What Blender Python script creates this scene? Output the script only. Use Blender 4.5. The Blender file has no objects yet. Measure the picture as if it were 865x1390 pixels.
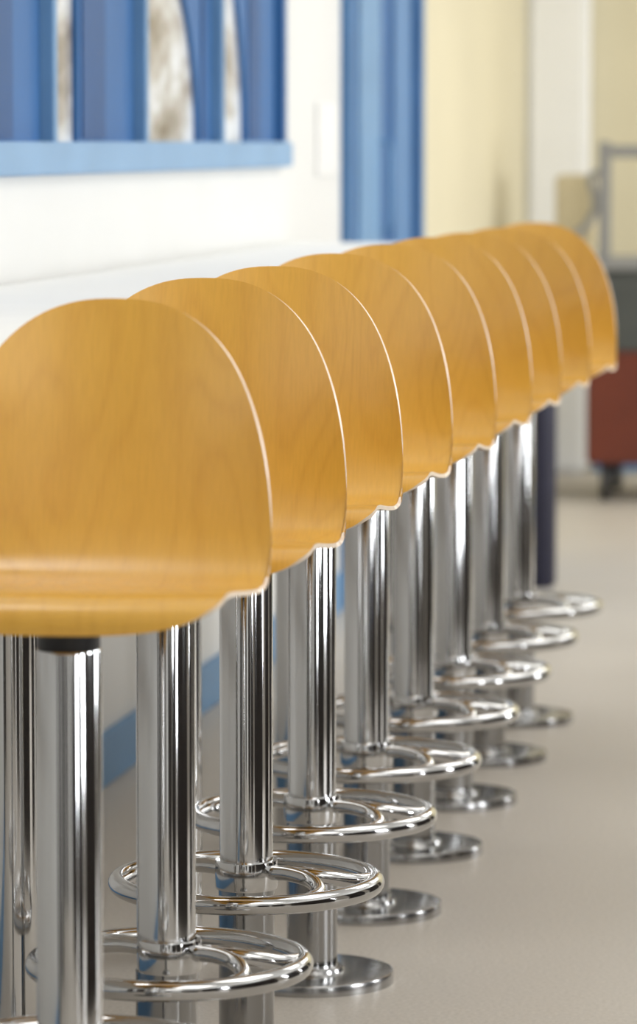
import bpy, bmesh, math, random
import numpy as np
from mathutils import Vector, Matrix
random.seed(4)
C = bpy.context.scene.collection
PI = math.pi

# ------------------------------------------------------------ helpers
def new_mat(name):
    m=bpy.data.materials.new(name); m.use_nodes=True
    nt=m.node_tree; b=nt.nodes['Principled BSDF']; return m,nt,b
def simple(name,col,rough=.5,metal=0,spec=None,var=0.0,scale=6,bump=0,emit=0):
    m,nt,b=new_mat(name)
    b.inputs['Roughness'].default_value=rough; b.inputs['Metallic'].default_value=metal
    if spec is not None: b.inputs['Specular IOR Level'].default_value=spec
    n=nt.nodes.new('ShaderNodeTexNoise'); n.inputs['Scale'].default_value=scale; n.inputs['Detail'].default_value=4
    tc=nt.nodes.new('ShaderNodeTexCoord'); nt.links.new(tc.outputs['Object'],n.inputs['Vector'])
    r=nt.nodes.new('ShaderNodeValToRGB'); v=var
    r.color_ramp.elements[0].position=.3; r.color_ramp.elements[1].position=.7
    r.color_ramp.elements[0].color=tuple(c*(1-v) for c in col)+(1,); r.color_ramp.elements[1].color=tuple(min(1,c*(1+v)) for c in col)+(1,)
    nt.links.new(n.outputs['Fac'],r.inputs['Fac']); nt.links.new(r.outputs['Color'],b.inputs['Base Color'])
    return m
def obj(name,bm,mats,parent=None,smooth=False,loc=None,sharp=None):
    bmesh.ops.recalc_face_normals(bm,faces=bm.faces)
    me=bpy.data.meshes.new(name); bm.to_mesh(me); bm.free()
    o=bpy.data.objects.new(name,me); C.objects.link(o)
    for m in (mats if isinstance(mats,(list,tuple)) else [mats]): me.materials.append(m)
    if smooth:
        for p in me.polygons: p.use_smooth=True
        try: me.set_sharp_from_angle(angle=math.radians(sharp or 40))
        except Exception: pass
    if parent: o.parent=parent
    if loc: o.location=loc
    return o
def box(bm,x0,x1,y0,y1,z0,z1,bev=0):
    r=bmesh.ops.create_cube(bm,size=1); vs=r['verts']
    for v in vs: v.co=Vector(((x0+x1)/2+v.co.x*(x1-x0),(y0+y1)/2+v.co.y*(y1-y0),(z0+z1)/2+v.co.z*(z1-z0)))
    if bev:
        es=list({e for v in vs for e in v.link_edges}); bmesh.ops.bevel(bm,geom=es,offset=bev,segments=2,affect='EDGES')
def lathe(bm,prof,n=64,cx=0,cy=0):
    rings=[]
    for (r,z) in prof:
        if r<1e-6: rings.append([bm.verts.new((cx,cy,z))])
        else: rings.append([bm.verts.new((cx+r*math.cos(2*PI*i/n),cy+r*math.sin(2*PI*i/n),z)) for i in range(n)])
    for a,b in zip(rings,rings[1:]):
        for i in range(n):
            j=(i+1)%n
            if len(a)==1 and len(b)==1: continue
            if len(a)==1: bm.faces.new((a[0],b[j],b[i]))
            elif len(b)==1: bm.faces.new((a[i],a[j],b[0]))
            else: bm.faces.new((a[i],a[j],b[j],b[i]))
def sweep(bm,pts,r,n=12,closed=False):
    pts=[Vector(p) for p in pts]; N=len(pts); rings=[]; up=None
    for i,p in enumerate(pts):
        if closed: t=(pts[(i+1)%N]-pts[i-1]).normalized()
        else: t=(pts[min(i+1,N-1)]-pts[max(i-1,0)]).normalized()
        if up is None:
            up=Vector((0,0,1)) if abs(t.z)<.9 else Vector((1,0,0))
        a=(up-t*up.dot(t)).normalized(); up=a; b=t.cross(a)
        rings.append([bm.verts.new(p+r*(a*math.cos(2*PI*k/n)+b*math.sin(2*PI*k/n))) for k in range(n)])
    for i in range(N if closed else N-1):
        A=rings[i]; B=rings[(i+1)%N]
        for k in range(n): bm.faces.new((A[k],A[(k+1)%n],B[(k+1)%n],B[k]))
    if not closed: bm.faces.new(rings[0]); bm.faces.new(rings[-1][::-1])
def catmull(P,m=12):
    P=[Vector(p) for p in P]; P=[2*P[0]-P[1]]+P+[2*P[-1]-P[-2]]; out=[]
    for i in range(1,len(P)-2):
        for k in range(m):
            t=k/m; a,b,c,d=P[i-1:i+3]
            out.append(.5*((2*b)+(c-a)*t+(2*a-5*b+4*c-d)*t*t+(3*b-a-3*c+d)*t**3))
    out.append(P[-2]); return out
def thing(name,label,cat,loc=(0,0,0),group=None,rotz=0):
    o=bpy.data.objects.new(name,None); C.objects.link(o); o.location=loc; o.rotation_euler=(0,0,rotz)
    o['label']=label; o['category']=cat; o.empty_display_size=.1
    if group: o['group']=group
    return o
def tag(o,label,cat,group=None):
    o['label']=label; o['category']=cat
    if group: o['group']=group
    return o
def struct(o): o['kind']='structure'; return o

# ------------------------------------------------------------ materials
def wood_mat():
    m,nt,b=new_mat('varnished_beech_plywood'); L=nt.links.new
    uv=nt.nodes.new('ShaderNodeUVMap'); uv.uv_map='sheet'
    oi=nt.nodes.new('ShaderNodeObjectInfo')
    mul=nt.nodes.new('ShaderNodeMath'); mul.operation='MULTIPLY'; mul.inputs[1].default_value=37
    L(oi.outputs['Random'],mul.inputs[0])
    cx=nt.nodes.new('ShaderNodeCombineXYZ'); L(mul.outputs[0],cx.inputs['X']); L(mul.outputs[0],cx.inputs['Y']); L(mul.outputs[0],cx.inputs['Z'])
    add=nt.nodes.new('ShaderNodeVectorMath'); add.operation='ADD'
    mp=nt.nodes.new('ShaderNodeMapping'); mp.inputs['Scale'].default_value=(7,1.8,1)
    L(uv.outputs['UV'],mp.inputs['Vector']); L(mp.outputs['Vector'],add.inputs[0]); L(cx.outputs['Vector'],add.inputs[1])
    n1=nt.nodes.new('ShaderNodeTexNoise'); n1.inputs['Scale'].default_value=1.0; n1.inputs['Detail'].default_value=1.5; n1.inputs['Distortion'].default_value=.3
    L(add.outputs[0],n1.inputs['Vector'])
    m2=nt.nodes.new('ShaderNodeMath'); m2.operation='MULTIPLY'; m2.inputs[1].default_value=24; L(n1.outputs['Fac'],m2.inputs[0])
    fr=nt.nodes.new('ShaderNodeMath'); fr.operation='PINGPONG'; fr.inputs[1].default_value=1; L(m2.outputs[0],fr.inputs[0])
    mp2=nt.nodes.new('ShaderNodeMapping'); mp2.inputs['Scale'].default_value=(300,26,1); L(uv.outputs['UV'],mp2.inputs['Vector'])
    n2=nt.nodes.new('ShaderNodeTexNoise'); n2.inputs['Scale'].default_value=1; n2.inputs['Detail'].default_value=4; L(mp2.outputs['Vector'],n2.inputs['Vector'])
    r1=nt.nodes.new('ShaderNodeValToRGB'); e=r1.color_ramp.elements
    e[0].position=0; e[0].color=(.735,.388,.050,1); e[1].position=.5; e[1].color=(.775,.422,.057,1)
    L(fr.outputs[0],r1.inputs['Fac'])
    r2=nt.nodes.new('ShaderNodeValToRGB'); e=r2.color_ramp.elements
    e[0].position=.3; e[0].color=(.95,.94,.91,1); e[1].position=.62; e[1].color=(1.02,1.02,1.02,1)
    L(n2.outputs['Fac'],r2.inputs['Fac'])
    mx=nt.nodes.new('ShaderNodeMixRGB'); mx.blend_type='MULTIPLY'; mx.inputs['Fac'].default_value=1
    L(r1.outputs['Color'],mx.inputs['Color1']); L(r2.outputs['Color'],mx.inputs['Color2'])
    L(mx.outputs['Color'],b.inputs['Base Color'])
    b.inputs['Roughness'].default_value=.34
    b.inputs['Coat Weight'].default_value=1; b.inputs['Coat Roughness'].default_value=.24
    return m
M_wood=wood_mat()
M_edge=simple('pale_ply_edge',(.78,.64,.50),.35,var=.05,scale=60)
def vertical_polish(m):
    nt=m.node_tree; b=nt.nodes['Principled BSDF']; t=nt.nodes.new('ShaderNodeTangent'); t.direction_type='RADIAL'; t.axis='Z'
    nt.links.new(t.outputs['Tangent'],b.inputs['Tangent']); b.inputs['Anisotropic'].default_value=.95; b.inputs['Anisotropic Rotation'].default_value=.25
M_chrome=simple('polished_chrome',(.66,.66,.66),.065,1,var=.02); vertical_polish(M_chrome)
M_chrome2=simple('chrome_with_painted_shade',(.38,.38,.38),.08,1,var=.02); vertical_polish(M_chrome2)
M_ring=simple('satin_chrome',(.58,.58,.58),.08,1,var=.02)
M_steel=simple('brushed_steel',(.46,.455,.45),.2,1,var=.05,scale=20)
M_black=simple('black_plastic',(.012,.012,.014),.4,var=.1)
M_wall=simple('cream_paint',(.68,.68,.66),.6,var=.02,scale=2,spec=.3)
M_wall2=simple('warm_cream_paint',(.64,.585,.42),.6,var=.03,scale=2,spec=.3)
M_white=simple('white_laminate',(.84,.84,.82),.8,var=.01,spec=0)
M_boxw=simple('off_white_plastic',(.74,.74,.73),.5,var=.02)
M_taupe=simple('taupe_paint',(.34,.31,.27),.6,var=.04,scale=2)
M_blue=simple('blue_gloss_paint',(.036,.125,.31),.5,var=.06,scale=3,spec=.25)
M_bluel=simple('light_blue_gloss_paint',(.14,.28,.47),.45,var=.08,scale=5,spec=.3)
M_sill=simple('pale_grey_blue_paint',(.19,.34,.53),.4,var=.07,scale=4,spec=.4)
M_bluem=simple('mid_blue_gloss_paint',(.09,.205,.40),.5,var=.06,scale=5,spec=.3)
M_blued=simple('deep_blue_paint',(.022,.08,.215),.5,var=.08,scale=3,spec=.25)
M_red=simple('rust_brown_paint',(.14,.028,.012),.4,var=.1)
M_dark=simple('dark_grey_plastic',(.07,.075,.07),.45,var=.1)
M_grey=simple('grey_metal',(.27,.27,.265),.6,.1,var=.05)
M_navy=simple('dark_navy_plastic',(.010,.010,.03),.5,var=.1)
M_beige=simple('beige_board',(.62,.54,.36),.6,var=.06)
M_ceil=simple('white_ceiling',(.8,.8,.78),.8,var=.01)
M_brown=simple('dark_brown_wood',(.022,.015,.012),.6,var=.2)
def floor_mat():
    m,nt,b=new_mat('speckled_vinyl_floor'); L=nt.links.new
    tc=nt.nodes.new('ShaderNodeTexCoord')
    n=nt.nodes.new('ShaderNodeTexNoise'); n.inputs['Scale'].default_value=140; n.inputs['Detail'].default_value=3; L(tc.outputs['Object'],n.inputs['Vector'])
    n2=nt.nodes.new('ShaderNodeTexNoise'); n2.inputs['Scale'].default_value=1.2; L(tc.outputs['Object'],n2.inputs['Vector'])
    r=nt.nodes.new('ShaderNodeValToRGB'); e=r.color_ramp.elements
    e[0].position=.35; e[0].color=(.47,.432,.38,1); e[1].position=.65; e[1].color=(.555,.512,.455,1); L(n.outputs['Fac'],r.inputs['Fac'])
    r2=nt.nodes.new('ShaderNodeValToRGB'); e=r2.color_ramp.elements
    e[0].position=.3; e[0].color=(.96,.96,.96,1); e[1].position=.7; e[1].color=(1.03,1.03,1.03,1); L(n2.outputs['Fac'],r2.inputs['Fac'])
    mx=nt.nodes.new('ShaderNodeMixRGB'); mx.blend_type='MULTIPLY'; mx.inputs['Fac'].default_value=1
    L(r.outputs['Color'],mx.inputs['Color1']); L(r2.outputs['Color'],mx.inputs['Color2']); L(mx.outputs['Color'],b.inputs['Base Color'])
    b.inputs['Roughness'].default_value=.45; b.inputs['Specular IOR Level'].default_value=.3
    return m
M_floor=floor_mat()
def pane_mat():
    m,nt,b=new_mat('window_painted_daylight'); L=nt.links.new
    tc=nt.nodes.new('ShaderNodeTexCoord'); mp=nt.nodes.new('ShaderNodeMapping'); mp.inputs['Scale'].default_value=(1,1.6,3.6); L(tc.outputs['Object'],mp.inputs['Vector'])
    n=nt.nodes.new('ShaderNodeTexNoise'); n.inputs['Scale'].default_value=1.8; n.inputs['Detail'].default_value=5; L(mp.outputs['Vector'],n.inputs['Vector'])
    r=nt.nodes.new('ShaderNodeValToRGB'); e=r.color_ramp.elements
    e[0].position=.36; e[0].color=(.13,.10,.075,1); e[1].position=.62; e[1].color=(.60,.63,.66,1)
    x=e.new(.49); x.color=(.34,.32,.295,1); L(n.outputs['Fac'],r.inputs['Fac'])
    L(r.outputs['Color'],b.inputs['Base Color']); L(r.outputs['Color'],b.inputs['Emission Color']); b.inputs['Emission Strength'].default_value=.2  # mottle and glow paint the daylight and blurred view behind the pane
    b.inputs['Roughness'].default_value=.25
    return m
M_pane=pane_mat()

# ------------------------------------------------------------ room
XW=-1.77; YB=16.1; XR=4.2; YN=-3.2; ZC=2.9
bm=bmesh.new(); box(bm,XW-.2,XR+.2,YN-.2,YB+.2,-.1,0); struct(obj('floor',bm,M_floor))
bm=bmesh.new(); box(bm,XW-.2,XR+.2,YN-.2,YB+.2,ZC,ZC+.1); struct(obj('ceiling',bm,M_ceil))
WY0,WY1,WZ0,WZ1=5.75,10.22,1.268,2.35
DY0,DY1=11.2,12.75
bm=bmesh.new()
box(bm,XW-.2,XW,YN-.2,WY0,0,ZC); box(bm,XW-.2,XW,WY0,WY1,0,WZ0); box(bm,XW-.2,XW,WY0,WY1,WZ1,ZC)
box(bm,XW-.2,XW,WY1,DY0,0,ZC); box(bm,XW-.2,XW,DY0,DY1,2.2,ZC)
struct(obj('wall_left',bm,M_wall))
bm=bmesh.new(); box(bm,XW-.2,XW,DY1,YB+.2,0,ZC); struct(obj('wall_left',bm,M_wall2))
bm=bmesh.new(); box(bm,XW,XR+.2,YB,YB+.2,0,ZC); struct(obj('wall_back',bm,M_wall2))
bm=bmesh.new(); box(bm,XW+.0,XW+.25,YB-.14,YB,0,ZC,.02); struct(obj('trim_1',bm,M_white))
bm=bmesh.new(); box(bm,XW,XW+.018,2.6,DY0-.06,0,.11,.003); box(bm,XW,XW+.018,DY1+.06,YB-.15,0,.11,.003); struct(obj('baseboard_left',bm,M_bluel))
bm=bmesh.new(); box(bm,XW+.27,XR,YB-.018,YB,0,.1,.003); struct(obj('baseboard_back',bm,M_bluel))
w=bpy.data.objects.new('window_1',None); C.objects.link(w); w.location=(XW,WY0,WZ0); w['kind']='structure'
def wl(bm,name,mat,smooth=False):
    bmesh.ops.translate(bm,verts=bm.verts,vec=(-XW,-WY0,-WZ0)); return obj(name,bm,mat,w,smooth)
bm=bmesh.new(); box(bm,XW-.06,XW+.03,WY0,WY1,WZ0,WZ0+.064,.004); wl(bm,'window_sill',M_sill)
bm=bmesh.new(); box(bm,XW-.06,XW+.012,WY0,WY1,WZ1-.05,WZ1); box(bm,XW-.06,XW+.014,WY1-.05,WY1,WZ0+.06,WZ1-.05); box(bm,XW-.06,XW+.014,WY0,WY0+.05,WZ0+.06,WZ1-.05); wl(bm,'window_frame',M_blue)
posts=[6.66,7.55,8.42,9.31]
for y in posts:
    bm=bmesh.new(); box(bm,XW-.05,XW+.018,y-.02,y+.02,WZ0+.06,WZ1-.05,.003); wl(bm,'mullion',M_bluel)
edges=[WY0+.05]+posts+[WY1-.05]
sp=[5.95,7.1,7.86,9.13,9.74]
for i in range(5):
    a=edges[i]+.02; b=edges[i+1]-.02
    bm=bmesh.new(); box(bm,XW-.03,XW-.02,a,b,WZ0+.06,WZ1-.05); wl(bm,'pane',M_pane)
    s=sp[i]; bm=bmesh.new(); pts=[]
    for k in range(17):
        t=k/16; z=WZ0+.06+t*.6; cv=(t**2.2)*.85*(s-a) if i in (3,4) else 0
        pts.append((max(a+.01,s-cv),z))
    pts+= [(pts[-1][0],WZ1-.05),(b,WZ1-.05),(b,WZ0+.06)]
    va=[bm.verts.new((XW-.02,y,z)) for y,z in pts]; vb=[bm.verts.new((XW-.008,y,z)) for y,z in pts]
    bm.faces.new(va); bm.faces.new(vb[::-1])
    for k in range(len(va)):
        j=(k+1)%len(va); bm.faces.new((va[k],va[j],vb[j],vb[k]))
    wl(bm,'shutter_board',M_blue)
    yy=s+(b-s)*.45
    bm=bmesh.new(); box(bm,XW-.009,XW-.004,s+.03,max(s+.05,yy),WZ0+.07,WZ1-.06,.001); wl(bm,'shutter_strip',M_blued)
d=bpy.data.objects.new('door_1',None); C.objects.link(d); d.location=(XW,DY0,0); d['kind']='structure'
def dl(bm,name,mat,par=d,smooth=False):
    bmesh.ops.translate(bm,verts=bm.verts,vec=(-XW,-DY0,0)); return obj(name,bm,mat,par,smooth)
bm=bmesh.new(); box(bm,XW-.12,XW+.03,DY0,DY0+.09,0,2.2,.004); box(bm,XW-.12,XW+.03,DY1-.09,DY1,0,2.2,.004); box(bm,XW-.12,XW+.03,DY0+.09,DY1-.09,2.11,2.2); dl(bm,'door_frame',M_bluem)
for i,(a,b) in enumerate([(DY0+.09,12.0),(12.0,DY1-.09)]):
    bm=bmesh.new(); box(bm,XW-.04,XW-.0,a+.003,b-.003,0.01,2.11,.003)
    leaf=dl(bm,'door_leaf',M_bluem if i==0 else M_blue)
    bm=bmesh.new(); box(bm,XW-.002,XW+.01,a+.2,b-.1,.2,1.98,.004); dl(bm,'door_panel',M_bluel if i==0 else M_bluem,leaf)
bm=bmesh.new(); sweep(bm,[(XW-.01,11.93,1.06),(XW+.03,11.93,1.07),(XW+.035,11.93,1.1),(XW+.035,11.93,1.3),(XW+.03,11.93,1.33),(XW-.01,11.93,1.34)],.008); dl(bm,'door_handle',M_bluel,d,True)
# right wall with windows
bm=bmesh.new(); wins=[(-1.9,-.9),(1.0,2.2),(4.2,5.4),(7.4,8.6),(11.0,13.4)]
y=YN-.2
for a,b in wins:
    box(bm,XR,XR+.2,y,a,0,ZC); box(bm,XR,XR+.2,a,b,0,.8); box(bm,XR,XR+.2,a,b,2.5,ZC); y=b
box(bm,XR,XR+.2,y,YB+.2,0,ZC); struct(obj('wall_right',bm,M_taupe))
for i,(a,b) in enumerate(wins):
    bm=bmesh.new()
    for yy in (a,b): box(bm,XR-.01,XR+.07,yy-.03,yy+.03,.8,2.5)
    box(bm,XR-.02,XR+.07,a,b,.78,.85); box(bm,XR-.01,XR+.07,a,b,2.44,2.5); struct(obj('window_%d'%(i+2),bm,M_blued))
bm=bmesh.new(); box(bm,XW-.2,XR+.2,YN-.2,YN,0,ZC); struct(obj('wall_front',bm,M_wall))
for i,(a,b) in enumerate([(-1.6,-.4),(.2,.9),(2.0,3.6)]):
    bm=bmesh.new(); box(bm,a,b,YN,YN+.05,0,2.3,.005); struct(obj('door_%d'%(i+2),bm,M_brown))  # dark panels on the unseen wall, added for the chrome to reflect
# unseen low dark screens and wall slabs, added for dark streaks in the chrome
for i,(x,y,sx,sy) in enumerate([(.8,.6,.08,1.5),(.8,2.5,.08,.9),(.8,3.8,.08,1.6),(.8,5.9,.08,.8),(.8,7.1,.08,1.6),(.8,9.2,.08,1.2)]):
    bm=bmesh.new(); box(bm,x,x+sx,y,y+sy,0,1.05,.01); struct(obj('trim_%d'%(i+2),bm,M_brown))
bm=bmesh.new(); box(bm,XW,XW+.3,1.2,1.9,0,ZC,.01); struct(obj('trim_8',bm,M_brown))
bm=bmesh.new(); box(bm,XW,XW+.12,2.75,3.0,0,ZC,.01); struct(obj('trim_9',bm,M_brown))
# pale blank panel fixed flat to the wall: part of the room finish
bm=bmesh.new(); box(bm,XW,XW+.007,10.76,11.10,1.24,1.44,.002); struct(obj('trim_10',bm,M_boxw))

# ------------------------------------------------------------ counter
ct=thing('counter','long white counter with chrome legs running along the wall beside the stools','counter',(XW+.02,3.2,0))
bm=bmesh.new(); box(bm,0.0,.53,0,7.1,1.035,1.07,.006); obj('counter_top',bm,M_white,ct)
Yr=[(zc-.205)/.9869 for zc in (5.3,6.43,7.56,8.7,9.84)]
for y in Yr:
    bm=bmesh.new(); lathe(bm,[(0,0),(.06,0),(.06,.006),(.0385,.01),(.0385,1.035),(0,1.035)],40); obj('leg',bm,M_chrome,ct,True,loc=(.485,y-3.2,0))

# ------------------------------------------------------------ bar stool
def shell_mesh():
    prof=[(-.212,.791),(-.214,.806),(-.206,.820),(-.178,.828),(-.12,.826),(-.05,.819),(.03,.811),(.085,.807),(.122,.809),(.152,.820),(.176,.845),(.193,.885),(.210,.955),(.226,1.05),(.242,1.143)]
    pts=catmull([(0,a,b) for a,b in prof],16)
    S=[0]
    for a,b in zip(pts,pts[1:]): S.append(S[-1]+(b-a).length)
    T=S[-1]; ys=[p.y for p in pts]; zs=[p.z for p in pts]
    def P(s): return np.interp(s,S,ys),np.interp(s,S,zs)
    def N(s):
        h=.02; y0,z0=P(max(0,s-h)); y1,z1=P(min(T,s+h)); t=Vector((y1-y0,z1-z0)).normalized(); return -t.y,t.x
    sf=None
    for s,y_,z_ in zip(S,ys,zs):
        if y_>.150 and sf is None: sf=s
    sd=T-.315
    nu,nv=56,84
    bm=bmesh.new(); uvl=bm.loops.layers.uv.new('sheet'); G=[]; UV={}
    for i in range(nu+1):
        u=math.sin(PI/2*(-1+2*i/nu)); au=min(1,abs(u))
        top=sd+(T-sd)*max(0,(1-au**2.4))**(1/2.4)
        bot=.062*(1-max(0,(1-au**2.8))**(1/2.8))
        row=[]
        for j in range(nv+1):
            s=bot+(top-bot)*j/nv
            tw=min(1,max(0,(s-sf+.15)/.18)); tw=tw*tw*(3-2*tw)
            W=.189+.009*tw
            x=u*W; y_,z_=P(s); ny,nz=N(s)
            tb=min(1,max(0,(s-sf+.01)/.25)); tb=tb*tb*(3-2*tb)
            k=(.002*(1-tb)+.048*tb)*(1-.25*max(0,(s-sd)/(T-sd)))
            if s<.09: k*= (s/.09)
            o=k*(x/.196)**2
            v=bm.verts.new((x,y_+ny*o,z_+nz*o)); UV[v]=(x,s); row.append(v)
        G.append(row)
    for i in range(nu):
        for j in range(nv):
            f=bm.faces.new((G[i][j],G[i+1][j],G[i+1][j+1],G[i][j+1])); f.smooth=True
            for l in f.loops: l[uvl].uv=UV[l.vert]
    return bm
SO=.021
def make_stool():
    t=thing('bar_stool','x','bar stool',(0,0,0),'row of plywood bar stools')
    sh=obj('seat_shell',shell_mesh(),[M_wood,M_edge],t,loc=(SO,0,0))
    for p in sh.data.polygons: p.use_smooth=True
    m=sh.modifiers.new('sol','SOLIDIFY'); m.thickness=.0058; m.offset=0; m.material_offset_rim=1; m.use_even_offset=True
    m=sh.modifiers.new('bev','BEVEL'); m.width=.0014; m.segments=2; m.limit_method='ANGLE'; m.angle_limit=math.radians(50); m.harden_normals=True
    bm=bmesh.new(); lathe(bm,[(0,.749),(.0355,.749),(.037,.752),(.037,.79),(.085,.799),(.085,.804),(0,.804)],48); k=obj('seat_mount',bm,M_black,t,True); k['label']='black swivel mount'
    bm=bmesh.new(); lathe(bm,[(.0385,.25),(.0385,.746),(.0375,.749),(0,.749)],72); obj('pedestal',bm,M_chrome,t,True)
    bm=bmesh.new(); lathe(bm,[(.0405,.012),(.0405,.258),(.0385,.260)],72); obj('lower_pole_shaded',bm,M_chrome2,t,True)  # added outer tube; its darker colour stands in for dark reflections
    bm=bmesh.new(); lathe(bm,[(0,0),(.131,0),(.131,.014),(.1295,.0175),(.125,.0185),(.052,.0185),(.050,.024),(.0415,.026),(.0405,.03)],72); obj('base_plate',bm,M_steel,t,True,sharp=25)
    R=.186; h=.267
    bm=bmesh.new(); sweep(bm,[(R*math.cos(2*PI*i/96),R*math.sin(2*PI*i/96),h) for i in range(96)],.0138,20,True)
    ring=obj('footrest_ring',bm,M_ring,t,True)
    for a0 in (-20,160):
        for sg in (1,-1):
            a=math.radians(a0); b=a+.62*sg
            pts=catmull([(.034*math.cos(a),.034*math.sin(a),h+.016),(.075*math.cos(a+.06*sg),.075*math.sin(a+.06*sg),h+.018),(.12*math.cos(a+.16*sg),.12*math.sin(a+.16*sg),h+.014),(.162*math.cos(a+.36*sg),.162*math.sin(a+.36*sg),h+.005),(R*math.cos(b),R*math.sin(b),h)],6)
            bm=bmesh.new(); sweep(bm,pts,.011,14); obj('spoke',bm,M_ring,ring,True)
    bm=bmesh.new(); lathe(bm,[(.0385,h-.010),(.0445,h-.009),(.0455,h-.005),(.0455,h+.028),(.0445,h+.032),(.0385,h+.033)],48); obj('ring_collar',bm,M_chrome,ring,True)
    return t
def copy_tree(o,parent=None):
    c=o.copy(); C.objects.link(c); c.parent=parent
    for ch in list(o.children): copy_tree(ch,c)
    return c
st=make_stool()
XS=-1.020; Y1=4.425; S_=.58
labels=['nearest and largest plywood bar stool, its black swivel mount visible below the seat',
 'second plywood bar stool from the camera, just behind the nearest one',
 'third plywood bar stool from the camera along the chrome pedestal row',
 'fourth plywood bar stool from the camera along the chrome pedestal row',
 'fifth plywood bar stool, the middle one of the row of nine',
 'sixth plywood bar stool, fourth counting from the far end of the row',
 'seventh plywood bar stool, third counting from the far end of the row',
 'eighth plywood bar stool, next to last at the far end of the row',
 'farthest plywood bar stool at the end of the row, near the dark navy post']
rots=[3,3.5,3.5,3,3,2,3,2.5,3]
dys=[.02,0,0,0,0,.01,.01,0,0]
tops=[0,.006,.004,.007,.007,.006,.002,0,0]       # back top height change
bots=[0,-.002,-.006,-.007,-.007,-.007,-.006,-.003,0]   # pan height change
dxs=[-.004,0,-.007,-.010,-.008,-.012,-.012,-.008,0]
stools=[st]+[copy_tree(st) for _ in range(8)]
for i,o in enumerate(stools):
    o.location=(XS,Y1+i*S_+dys[i],0); o['label']=labels[i]
    a=1+(tops[i]-bots[i])/(1.143-.80); b=bots[i]-(a-1)*.80
    for ch in o.children:
        if ch.name.startswith('seat_shell'):
            ch.rotation_euler=(0,0,math.radians(rots[i])); ch.location=(SO+dxs[i],0,b); ch.scale=(1,1,a)
        if ch.name.startswith('seat_mount'): ch.location.z=bots[i]
        if i==1 and ch.name.startswith('footrest_ring'): ch.scale=(.94,.94,1); ch.location=(.004,0,0)

# ------------------------------------------------------------ far things
bm=bmesh.new(); lathe(bm,[(0,0),(.055,0),(.065,.015),(.066,.9),(.063,.93),(0,.94)],40)
tag(obj('post',bm,M_navy,smooth=True,loc=(-1.282,11.85,0)),'dark navy round post standing on the floor behind the farthest stool','post')
t=thing('trolley','rust brown and dark grey wheeled trolley with steel rail by the back wall','trolley',(-1.15,15.0,0))
bm=bmesh.new(); box(bm,-.25,.35,-.3,.3,.14,.56,.01); obj('body',bm,M_red,t)
bm=bmesh.new(); box(bm,-.25,.35,-.3,.3,.56,.86,.01); obj('cabinet',bm,M_dark,t)
bm=bmesh.new(); box(bm,-.28,.38,-.33,.33,.86,.9,.008); obj('top',bm,M_grey,t)
bm=bmesh.new(); box(bm,-.21,-.165,-.30,-.26,.9,1.335,.006); box(bm,.28,.325,-.30,-.26,.9,1.335,.006); box(bm,-.165,.28,-.295,-.265,1.275,1.32,.006); obj('rail',bm,M_grey,t)
bm=bmesh.new(); sweep(bm,catmull([(-.2,-.28,1.22),(-.24,-.28,1.2),(-.22,-.28,1.1),(-.26,-.28,1.02),(-.32,-.28,.98)],8),.015,10); obj('handle',bm,M_grey,t,True)
bm=bmesh.new(); box(bm,-.38,-.24,-.2,.2,.93,1.21,.01); obj('side_bin',bm,M_beige,t)
for x in (-.18,.28):
    for y_ in (-.24,.24):
        bm=bmesh.new(); r=bmesh.ops.create_cone(bm,cap_ends=True,segments=32,radius1=.065,radius2=.065,depth=.03)
        bmesh.ops.rotate(bm,verts=bm.verts,cent=(0,0,0),matrix=Matrix.Rotation(PI/2,3,'Y')); box(bm,-.02,.02,-.02,.02,.05,.08)
        obj('castor',bm,M_black,t,loc=(x,y_,.066))

# ------------------------------------------------------------ lights
def area(name,loc,rot,sx,sy,e,col=(1,1,1),spread=None):
    l=bpy.data.lights.new(name,'AREA'); l.shape='RECTANGLE'; l.size=sx; l.size_y=sy; l.energy=e; l.color=col
    if spread: l.spread=math.radians(spread)
    o=bpy.data.objects.new(name,l); C.objects.link(o); o.location=loc; o.rotation_euler=rot; return o
for i,(a,b) in enumerate(wins):
    area('window_light',(XR+.25,(a+b)/2,1.65),(0,math.radians(90),0),1.7,b-a,88*(b-a)/1.1,(.97,.985,1))
for y,e in ((-1,20),(2.5,26),(6,27),(9.5,27),(12.5,33),(15,40)):
    area('overhead_fill',(.6,y,ZC-.02),(0,0,0),1.5,1.8,e,(1,.985,.955))  # overhead fill without fixtures, added for ambient light and the dim far end
area('counter_fill',(-1.5,7.0,ZC-.05),(0,0,0),.3,8,5,(1,.99,.97),50)  # added strip lamp without fixture, brightens the counter top
wd=bpy.data.worlds.new('w'); bpy.context.scene.world=wd; wd.use_nodes=True
wd.node_tree.nodes['Background'].inputs['Color'].default_value=(.85,.92,1,1); wd.node_tree.nodes['Background'].inputs['Strength'].default_value=1.2

# ------------------------------------------------------------ camera
cd=bpy.data.cameras.new('camera'); cam=bpy.data.objects.new('camera',cd); C.objects.link(cam)
cd.sensor_width=36; cd.lens=5400/1390*36; cd.shift_y=-45/1390; cd.clip_end=100
cam.location=(0,0,1.33); cam.rotation_euler=(PI/2-.0843,0,.1623)
cd.dof.use_dof=True; cd.dof.focus_distance=5.6; cd.dof.aperture_fstop=4.4
bpy.context.scene.camera=cam
bpy.context.scene.view_settings.view_transform='Standard'
